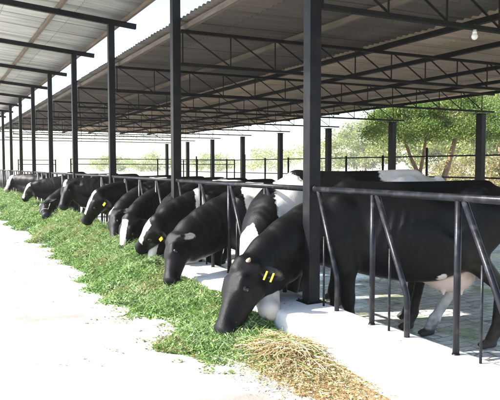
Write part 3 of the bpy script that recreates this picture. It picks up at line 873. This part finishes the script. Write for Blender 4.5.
GREENS = np.array([(.085, .175, .030), (.140, .275, .052), (.210, .360, .090), (.310, .450, .170), (.040, .085, .016), (.48, .54, .30)])
def fodder():
    VV, FF, CC, MI = [], [], [], []
    off = 0
    # bed
    nx, ny = 34, 640
    ys = 4.9 + (Y1 - 6 - 4.9) * np.linspace(0, 1, ny) ** 1.7
    T = np.linspace(0, 1, nx)
    Tt, Yy = np.meshgrid(T, ys, indexing='ij')
    xl = left_edge(Yy); Xx = xl + Tt * (right_edge(Yy) - xl)
    Zz = mound(Xx, Yy) * .94 - .006
    V = np.stack([Xx, Yy * S, Zz], -1).reshape(-1, 3)
    i, j = np.meshgrid(np.arange(nx-1), np.arange(ny-1), indexing='ij'); a = (i*ny+j).ravel()
    F = np.stack([a, a+ny, a+ny+1, a+1], -1)
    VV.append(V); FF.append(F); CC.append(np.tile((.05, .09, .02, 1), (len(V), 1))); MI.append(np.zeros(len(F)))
    off += len(V)
    def scatter(n, y0, y1, lmin, lmax, wr, lift, pal, stems=False, power=1.0):
        nonlocal off
        y = y0 + (y1 - y0) * RNG.random(n) ** power
        xl = left_edge(y)
        x = xl - .03 + RNG.random(n) ** .85 * (right_edge(y) - xl + .02)
        z = mound(x, y) + RNG.random(n) ** 1.6 * lift * np.clip(mound(x, y) * 14, .15, 1)
        keep = (RNG.random(n) < np.clip((x - xl - .02) * 4.5 + 1.6 * (vnoise(x * 6, y * 5, 5.1) - .5), .10, 1)) & (RNG.random(n) < np.clip((y - 4.7) * 1.6, .05, 1))
        x, y, z = x[keep], y[keep], z[keep]; n = len(x)
        L_ = lmin + (lmax - lmin) * RNG.random(n)
        A = rand_dirs(n, .75) * L_[:, None] / 2
        B = np.cross(A, rand_dirs(n, 1.0)); B /= np.linalg.norm(B, axis=1)[:, None] + 1e-9
        B *= (L_ * wr / 2)[:, None] if not stems else .0024
        C = np.stack([x, y * S, z + .004 + np.abs(A[:, 2]) * .6], -1)
        V, F = leaf_quads(C, A, B, n)
        clump = vnoise(x * 5, y * 4, 4.4)
        base = pal[np.clip((RNG.random(n) * .75 + clump * .5 - .12) * len(pal), 0, len(pal)-1).astype(int)]
        base = base * (.8 + .45 * RNG.random(n))[:, None]
        tan = (vnoise(x * 3, y * 2.2, 1.1) > .70) & (RNG.random(n) < .3)
        base[tan] = np.array((.34, .27, .12)) * (.7 + .5 * RNG.random(tan.sum()))[:, None]
        col = np.repeat(np.concatenate([base, np.ones((n, 1))], 1), 4, 0)
        VV.append(V); FF.append(F + off); CC.append(col); MI.append(np.ones(n)); off += len(V)
    scatter(135000, 4.8, 9.5, .016, .050, .46, .06, GREENS)
    scatter(30000, 4.8, 9.5, .04, .16, .05, .075, GREENS[2:], stems=True)
    scatter(100000, 9.3, 16, .018, .046, .40, .08, GREENS, power=1.2)
    scatter(24000, 9.3, 16, .06, .2, .05, .10, GREENS[2:], stems=True)
    scatter(80000, 15.8, Y1 - 6, .03, .075, .42, .10, GREENS, power=1.5)
    scatter(26000, 15.8, Y1 - 6, .08, .24, .05, .13, GREENS[2:], stems=True, power=1.5)
    # crumbs dropped on the lane to the side of the heap
    n = 9000
    y = 4.6 + 16 * RNG.random(n) ** 1.3
    x = left_edge(y) - RNG.exponential(.16, n) + .06
    cl = vnoise(x * 2.2, y * 2.2, 8.8) + vnoise(x * 7, y * 6, 3.8) * .7 > .92
    x, y = x[cl], y[cl]; n = len(x)
    L_ = .012 + .035 * RNG.random(n)
    A = rand_dirs(n, .12) * L_[:, None] / 2
    B = np.cross(A, np.tile((0, 0, 1.0), (n, 1))); B = B / (np.linalg.norm(B, axis=1)[:, None] + 1e-9) * (L_ * .22)[:, None]
    C = np.stack([x, y * S, .004 + np.abs(A[:, 2])], -1)
    V, F = leaf_quads(C, A, B, n)
    pal = np.concatenate([GREENS, [(.30, .24, .12), (.22, .17, .09)]])
    col = np.repeat(np.concatenate([pal[RNG.integers(0, len(pal), n)], np.ones((n, 1))], 1), 4, 0)
    VV.append(V); FF.append(F + off); CC.append(col); MI.append(np.ones(n)); off += len(V)
    # bits trodden and dropped on top of the kerb
    n = 1500
    y = 3.2 + 14 * RNG.random(n) ** 1.2; x = (3.16 + .58 * RNG.random(n)) * S
    kp = vnoise(x * 6, y * 3, 1.7) > .56; x, y = x[kp], y[kp]; n = len(x)
    L_ = .008 + .026 * RNG.random(n)
    A = rand_dirs(n, .15) * L_[:, None] / 2
    B = np.cross(A, np.tile((0, 0, 1.0), (n, 1))); B = B / (np.linalg.norm(B, axis=1)[:, None] + 1e-9) * (L_ * .16)[:, None]
    C = np.stack([x, y * S, CAM_H + DZ_KERB * S + .012 + np.abs(A[:, 2])], -1)
    V, F = leaf_quads(C, A, B, n)
    pal = np.array([(.10, .07, .035), (.16, .12, .06), (.06, .12, .03), (.05, .04, .025)])
    col = np.repeat(np.concatenate([pal[RNG.integers(0, len(pal), n)], np.ones((n, 1))], 1), 4, 0)
    VV.append(V); FF.append(F + off); CC.append(col); MI.append(np.ones(n)); off += len(V)
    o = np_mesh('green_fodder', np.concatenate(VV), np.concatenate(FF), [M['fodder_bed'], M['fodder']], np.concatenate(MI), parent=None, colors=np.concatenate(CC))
    tag(o, 'long heap of fresh cut green fodder lying along the kerb', 'fodder', kind='stuff')
fodder()

def straw_h(x, y):
    """pile of stalks at the near end; x, y in measured units"""
    d = ((x - 2.78) / .32) ** 2 + ((y - 4.80) / .52) ** 2
    d2 = ((x - 2.82) / .20) ** 2 + ((y - 4.35) / .45) ** 2
    h = .115 * np.exp(-d * 1.7) + .05 * np.exp(-d2)
    return h * S * (.75 + .6 * vnoise(x * 7, y * 7, 3.0))
def straw():
    VV, FF, CC, MI = [], [], [], []
    off = 0
    nx, ny = 50, 80
    xs = np.linspace(2.2, X_KF - .005, nx); ys = np.linspace(3.3, 5.6, ny)
    X, Y = np.meshgrid(xs, ys, indexing='ij')
    Z = straw_h(X, Y) * .95 + .006 - .03 * np.clip(vnoise(X * 5, Y * 5, 6.1) * .6 + np.abs((Y - 4.35) / 1.1) ** 3 + np.clip((2.68 - X) / .3, 0, 3) + np.clip((X - 2.95) / .12, 0, 2) - .75, 0, 1)
    V = np.stack([X * S, Y * S, Z], -1).reshape(-1, 3)
    i, j = np.meshgrid(np.arange(nx-1), np.arange(ny-1), indexing='ij'); a = (i*ny+j).ravel()
    F = np.stack([a, a+ny, a+ny+1, a+1], -1)
    VV.append(V); FF.append(F); CC.append(np.tile((.2, .13, .06, 1), (len(V), 1))); MI.append(np.zeros(len(F))); off = len(V)
    PAL = np.array([(.50, .38, .18), (.60, .49, .27), (.42, .30, .13), (.70, .62, .42), (.30, .20, .09)])
    # stalks: bent three sided tubes
    n = 1350; seg = 4
    x = np.clip(2.79 + RNG.normal(0, .12, n), 2.2, X_KF - .06); y = 4.80 + RNG.normal(0, .25, n)
    L_ = .05 + .22 * RNG.random(n) ** 1.6
    ang = RNG.random(n) * 2 * math.pi; curv = RNG.normal(0, .9, n); rise = RNG.normal(0, .15, n)
    r = .0012 + .0018 * RNG.random(n)
    base_z = straw_h(x, y) + RNG.random(n) ** 2 * .035 + .004
    px, py, pz = x * S, y * S, base_z
    rings = []
    for k in range(seg + 1):
        t = k / seg
        aa = ang + curv * (t - .5)
        if k > 0:
            px = px + np.cos(aa) * L_ / seg; py = py + np.sin(aa) * L_ / seg
        zz = np.maximum(pz + rise * (t - .5) * L_ + .02 * np.sin(t * math.pi), .004)
        px = np.minimum(px, X_KF * S - .004 - 0 * px)
        c = np.stack([px, py, zz], -1)
        sidev = np.stack([-np.sin(aa), np.cos(aa), 0 * aa], -1)
        up = np.array((0, 0, 1.0))
        rings.append(np.stack([c + sidev * r[:, None], c - sidev * r[:, None], c + up * (r * 1.6)[:, None]], 1))
    R_ = np.stack(rings, 1)                                  # n, seg+1, 3, 3
    V = R_.reshape(-1, 3)
    b = (np.arange(n) * (seg + 1) * 3)[:, None, None] + (np.arange(seg) * 3)[None, :, None]
    fl = []
    for q in range(3):
        q2 = (q + 1) % 3
        fl.append(np.stack([b[..., 0] + q, b[..., 0] + q2, b[..., 0] + 3 + q2, b[..., 0] + 3 + q], -1).reshape(-1, 4))
    F = np.concatenate(fl)
    col = PAL[RNG.integers(0, len(PAL), n)] * (.75 + .45 * RNG.random(n))[:, None]
    gr = RNG.random(n) < .10; col[gr] = GREENS[RNG.integers(1, 5, gr.sum())]
    col = np.repeat(np.concatenate([col, np.ones((n, 1))], 1), (seg + 1) * 3, 0)
    VV.append(V); FF.append(F + off); CC.append(col); MI.append(np.ones(len(F))); off += len(V)
    # chaff and broken leaf
    n = 26000
    x = np.clip(2.75 + RNG.normal(0, .20, n), 2.1, X_KF - .05); y = 4.55 + RNG.normal(0, .40, n)
    L_ = .008 + .03 * RNG.random(n)
    A = rand_dirs(n, .4) * L_[:, None] / 2
    B = np.cross(A, rand_dirs(n, 1)); B = B / (np.linalg.norm(B, axis=1)[:, None] + 1e-9) * (L_ * .12)[:, None]
    C = np.stack([x * S, y * S, straw_h(x, y) + .005 + np.abs(A[:, 2]) + RNG.random(n) ** 3 * .02], -1)
    V, F = leaf_quads(C, A, B, n)
    col = PAL[RNG.integers(0, len(PAL), n)] * (.6 + .6 * RNG.random(n))[:, None]
    gm = (RNG.random(n) < .75 * np.clip((y - 4.45) * 1.6 + (2.75 - x) * .8, .10, 1.0)); col[gm] = GREENS[RNG.integers(0, 6, gm.sum())]
    col = np.repeat(np.concatenate([col, np.ones((n, 1))], 1), 4, 0)
    VV.append(V); FF.append(F + off); CC.append(col); MI.append(np.ones(n)); off += len(V)
    o = np_mesh('straw_litter', np.concatenate(VV), np.concatenate(FF), [M['straw_bed'], M['straw']], np.concatenate(MI), colors=np.concatenate(CC))
    tag(o, 'heap of tan straw stalks and brown chaff at the near end of the fodder', 'straw', kind='stuff')
straw()

# ------------------------------------------------------------------ trees
def leaf_cloud(name, parent, centres, radii, per, size, pal, squash=.7, droop=0.0):
    n_c = len(centres)
    cen = np.repeat(np.array(centres), per, 0); rr = np.repeat(np.array(radii), per)
    n = len(cen)
    d = rand_dirs(n, 1.0); rad_ = RNG.random(n) ** .45
    C = cen + d * (rad_ * rr)[:, None] * np.array((1, 1, squash))
    C[:, 2] -= droop * RNG.random(n) ** 2 * rr
    L_ = size * (.6 + .8 * RNG.random(n))
    A = rand_dirs(n, .9) * L_[:, None] / 2
    B = np.cross(A, rand_dirs(n, 1)); B = B / (np.linalg.norm(B, axis=1)[:, None] + 1e-9) * (L_ * .24)[:, None]
    V, F = leaf_quads(C, A, B, n)
    ct = RNG.integers(0, len(pal), n_c)
    col = pal[np.where(RNG.random(n) < .6, np.repeat(ct, per), RNG.integers(0, len(pal), n))] * (.75 + .5 * RNG.random(n))[:, None]
    col = np.repeat(np.concatenate([col, np.ones((n, 1))], 1), 4, 0)
    return np_mesh(name, V, F, [M['leaf']], parent=parent, colors=col)

ACA = np.array([(.13, .205, .040), (.175, .26, .055), (.09, .155, .033), (.24, .30, .085)])
BUSH = np.array([(.21, .26, .060), (.28, .33, .09), (.17, .22, .05), (.34, .36, .13)])
def branchy(mb, base, direction, length, r, depth, tips, rng, spread=.55, flat=.0):
    p = Vector(base); d = Vector(direction).normalized(); pts = [p.copy()]; n = 5
    for i in range(n):
        d = (d + Vector((rng.uniform(-.16, .16), rng.uniform(-.16, .16), rng.uniform(-.05, .12) - flat * .1))).normalized()
        p = p + d * (length / n); pts.append(p.copy())
    mb.tube(pts, [r * (1 - .45 * i / n) for i in range(n + 1)], 8)
    if depth == 0:
        tips.append(p); return
    for k in range(3 if depth > 1 else 4):
        a = rng.uniform(0, 2 * math.pi)
        nd = (d * .8 + Vector((math.cos(a), math.sin(a), .15 - flat)) * spread * rng.uniform(.8, 1.5)).normalized()
        st = pts[-1] if k < 2 else pts[-2]
        branchy(mb, st, nd, length * rng.uniform(.6, .85), r * .55, depth - 1, tips, rng, spread, flat)

RX, RY = math.cos(rad(26.9)), -math.sin(rad(26.9))       # across the view
def acacia(loc, stems, label, seed, cc, cr, group):
    """stems: lists of (across, deep, up, radius) in metres from the foot of the tree"""
    rng = random.Random(seed)
    root = empty('acacia_tree', loc)
    mb = MB(); tips = []
    W_ = lambda a, d_, u: Vector((a * RX - d_ * RY, a * RY + d_ * RX, u))
    for st in stems:
        pts = [W_(*q[:3]) + Vector((rng.uniform(-.03, .03), rng.uniform(-.03, .03), 0)) for q in st]
        mb.tube(pts, [q[3] for q in st], 9)
        for k in range(5 if st[-1][2] > 2.5 else 0):
            a = rng.uniform(0, 6.28)
            branchy(mb, pts[-1], (math.cos(a) * .8, math.sin(a) * .8, .9), 1.0, st[-1][3] * .6, 1, tips, rng, .7, .1)
    mb.build('trunk', M['bark'], root, smooth=True)
    cs = [tuple(t) for t in tips if t.z > cc[2] - .1]; rs = [rng.uniform(.3, .5) for _ in cs]
    for _ in range(75):
        a = rng.uniform(0, 2*math.pi); q = math.sqrt(rng.random())
        zz = cc[2] + (1 - q * q) * cr[2] * rng.uniform(0, 1) + rng.uniform(-.12, .2)
        cs.append(tuple(W_(cc[0] + math.cos(a)*q*cr[0], cc[1] + math.sin(a)*q*cr[1], zz))); rs.append(rng.uniform(.28, .6))
    leaf_cloud('crown', root, cs, rs, 320, .068, ACA, .55, .55)
    tag(root, label, 'tree', group)
    return root
def plan(px, d):
    a = rad(26.9) + math.atan((px - 250) / 620); rr = d / math.cos(math.atan((px - 250) / 620))
    return math.sin(a) * rr, math.cos(a) * rr
def at_px(px, d):
    x, y = plan(px, d); return (x * S, y * S, stall_z - .03)
AG = 'acacias behind the rear fence'
acacia(at_px(421, 27.5), [[(0, 0, -.1, .13), (.0, 0, .9, .11), (-.05, .0, 1.55, .095)], [(-.05, 0, 1.5, .085), (-.35, .1, 2.1, .065), (-.62, .1, 2.75, .05)], [(-.05, 0, 1.5, .075), (.06, -.1, 2.2, .06), (.12, -.1, 2.9, .045)]],
       'acacia with slim trunk forking into two bare limbs, behind the rear fence', 3, (-.25, .2, 3.0), (1.8, 1.8, 2.0), AG)
acacia(at_px(437, 26), [[(0, 0, -.1, .13), (.12, 0, .9, .115), (.42, 0, 1.9, .10), (.72, .1, 2.9, .08)]],
       'acacia whose single bare trunk leans right, beside the forked acacia', 5, (1.15, .2, 2.95), (2.1, 2.0, 2.1), AG)

# background trees and bushes: each with its own crown
def bush_tree(loc, w, h, label, seed, group, pal=BUSH, per=150, size=.34, n=46, trunk=True):
    rng = random.Random(seed)
    root = empty('tree' if trunk else 'bush', loc)
    mb = MB(); tips = []
    if trunk:
        branchy(mb, (0, 0, -.1), (rng.uniform(-.1, .1), rng.uniform(-.1, .1), 1), h*.38, .022*h, 1, tips, rng, .6)
    else:
        for k in range(5):
            a = k * 1.26; branchy(mb, (math.cos(a)*.1, math.sin(a)*.1, -.05), (math.cos(a)*.6, math.sin(a)*.6, 1), h*.5, .03, 0, tips, rng)
    mb.build('trunk' if trunk else 'stems', M['bark'], root, smooth=True)
    cs, rs = [], []
    for _ in range(n):
        a = rng.uniform(0, 2*math.pi); q = math.sqrt(rng.random()); u = rng.random()
        z0 = h*.14 if trunk else h*.08
        env = math.sin(math.pi * min(1, max(.06, .15 + .8*u)))
        cs.append((math.cos(a)*q*w*env, math.sin(a)*q*w*env, z0 + (h - z0)*u*.92)); rs.append(rng.uniform(.12, .24)*w + .25)
    leaf_cloud('crown' if trunk else 'foliage', root, cs, rs, per, size, pal, .75, .15)
    tag(root, label, 'tree' if trunk else 'bush', group)
    return root
TREES = [  # px, distance, half width, height, trunk, label
 (366, 200, 13.0, 15.0, True, 'yellow green bushy tree beyond the shed, left of the acacias'),
 (416, 140, 11.0, 18.0, True, 'tall leafy tree far behind the forked acacia'),
 (460, 125, 10.0, 16.0, True, 'broad leafy tree far behind the leaning acacia'),
 (503, 110, 9.0, 16.0, True, 'leafy tree beyond the rear post at the right end of the view'),
 (478, 46, 2.2, 2.6, False, 'dry yellowish bush behind the rear fence near the right post'),
 (450, 52, 2.1, 2.1, False, 'dry yellowish bush behind the trunk of the leaning acacia'),
 (497, 38, 1.7, 2.2, False, 'dry bush close behind the rear fence at the right end'),
]
DRY = np.array([(.26, .23, .10), (.32, .29, .14), (.20, .20, .08), (.36, .31, .17)])
for i, (px, d, w, h, tr, lb) in enumerate(TREES):
    x, y = plan(px, d)
    bush_tree((x * S, y * S, stall_z - .03), w, h, lb, 40 + i, 'trees beyond the shed' if tr else 'bushes behind the rear fence', BUSH if tr else DRY, 240 if tr else 110, .60 if tr else .16, 60 if tr else 36, tr)
PALE = np.array([(.30, .36, .13), (.36, .40, .17), (.26, .32, .10), (.40, .42, .22)])  # overexposed glare put into the leaf colours of the far trees
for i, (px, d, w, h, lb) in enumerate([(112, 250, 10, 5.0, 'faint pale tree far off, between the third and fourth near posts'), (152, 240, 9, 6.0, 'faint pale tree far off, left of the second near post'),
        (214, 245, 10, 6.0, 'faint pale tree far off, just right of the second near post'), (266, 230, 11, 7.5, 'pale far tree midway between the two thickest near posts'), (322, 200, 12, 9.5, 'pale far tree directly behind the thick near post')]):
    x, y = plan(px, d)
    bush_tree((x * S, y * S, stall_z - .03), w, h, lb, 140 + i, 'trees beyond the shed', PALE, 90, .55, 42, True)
# shrub at the far end of the lane
bush_tree((1.2 * S, 38 * S, 0), 1.1, 2.6, 'dark green shrub at the far end of the feeding lane', 90, None, ACA, 160, .16, 40, False)

# ------------------------------------------------------------------ the pale air
hz = bpy.data.materials.new('haze_air'); hz.use_nodes = True
for n_ in list(hz.node_tree.nodes): hz.node_tree.nodes.remove(n_)
vo = hz.node_tree.nodes.new('ShaderNodeVolumePrincipled'); ho = hz.node_tree.nodes.new('ShaderNodeOutputMaterial')
vo.inputs['Color'].default_value = (.97, .96, .90, 1); vo.inputs['Density'].default_value = .0007
hz.node_tree.links.new(vo.outputs[0], ho.inputs['Volume'])
mb = MB(); mb.box((20, 60, 9.0), (640, 640, 22))
o = mb.build('haze', hz); tag(o, 'pale bright haze in the air around the shed', 'haze', kind='stuff')

# ------------------------------------------------------------------ light, sky, camera
EL, AZ = rad(42), math.atan2(-.90, .43)
sd = Vector((math.cos(EL) * math.sin(AZ), math.cos(EL) * math.cos(AZ), math.sin(EL)))
sl = bpy.data.lights.new('sun', 'SUN'); sl.energy = 4.6; sl.angle = rad(.55); sl.color = (1, .95, .88)
so = bpy.data.objects.new('sun', sl); COL.objects.link(so)
so.rotation_euler = (-sd).to_track_quat('-Z', 'Y').to_euler(); so.location = (-10, 10, 25)
W = bpy.data.worlds.new('World'); SC.world = W; W.use_nodes = True
nt = W.node_tree; bg = nt.nodes['Background']
sk = nt.nodes.new('ShaderNodeTexSky'); sk.sky_type = 'NISHITA'; sk.sun_disc = False
sk.sun_elevation = EL; sk.sun_rotation = AZ; sk.air_density = 1.0; sk.dust_density = 1.0; sk.ozone_density = 1.0
nt.links.new(sk.outputs[0], bg.inputs['Color']); bg.inputs['Strength'].default_value = .14

cam = bpy.data.cameras.new('camera'); co = bpy.data.objects.new('camera', cam); COL.objects.link(co)
cam.sensor_width = 36; cam.lens = 619 / 500 * 36; cam.clip_start = .05; cam.clip_end = 1500
co.location = (0, 0, CAM_H)
co.rotation_euler = (rad(90 - 3.15), 0, rad(-26.9))
SC.camera = co
SC.view_settings.view_transform = 'Standard'; SC.view_settings.look = 'None'
SC.view_settings.exposure = 1.65; SC.view_settings.gamma = 1; SC.view_settings.use_curve_mapping = False
SC.render.engine = 'CYCLES'
SC.cycles.use_denoising = True
SC.cycles.max_bounces = 10; SC.cycles.diffuse_bounces = 5; SC.cycles.transparent_max_bounces = 8
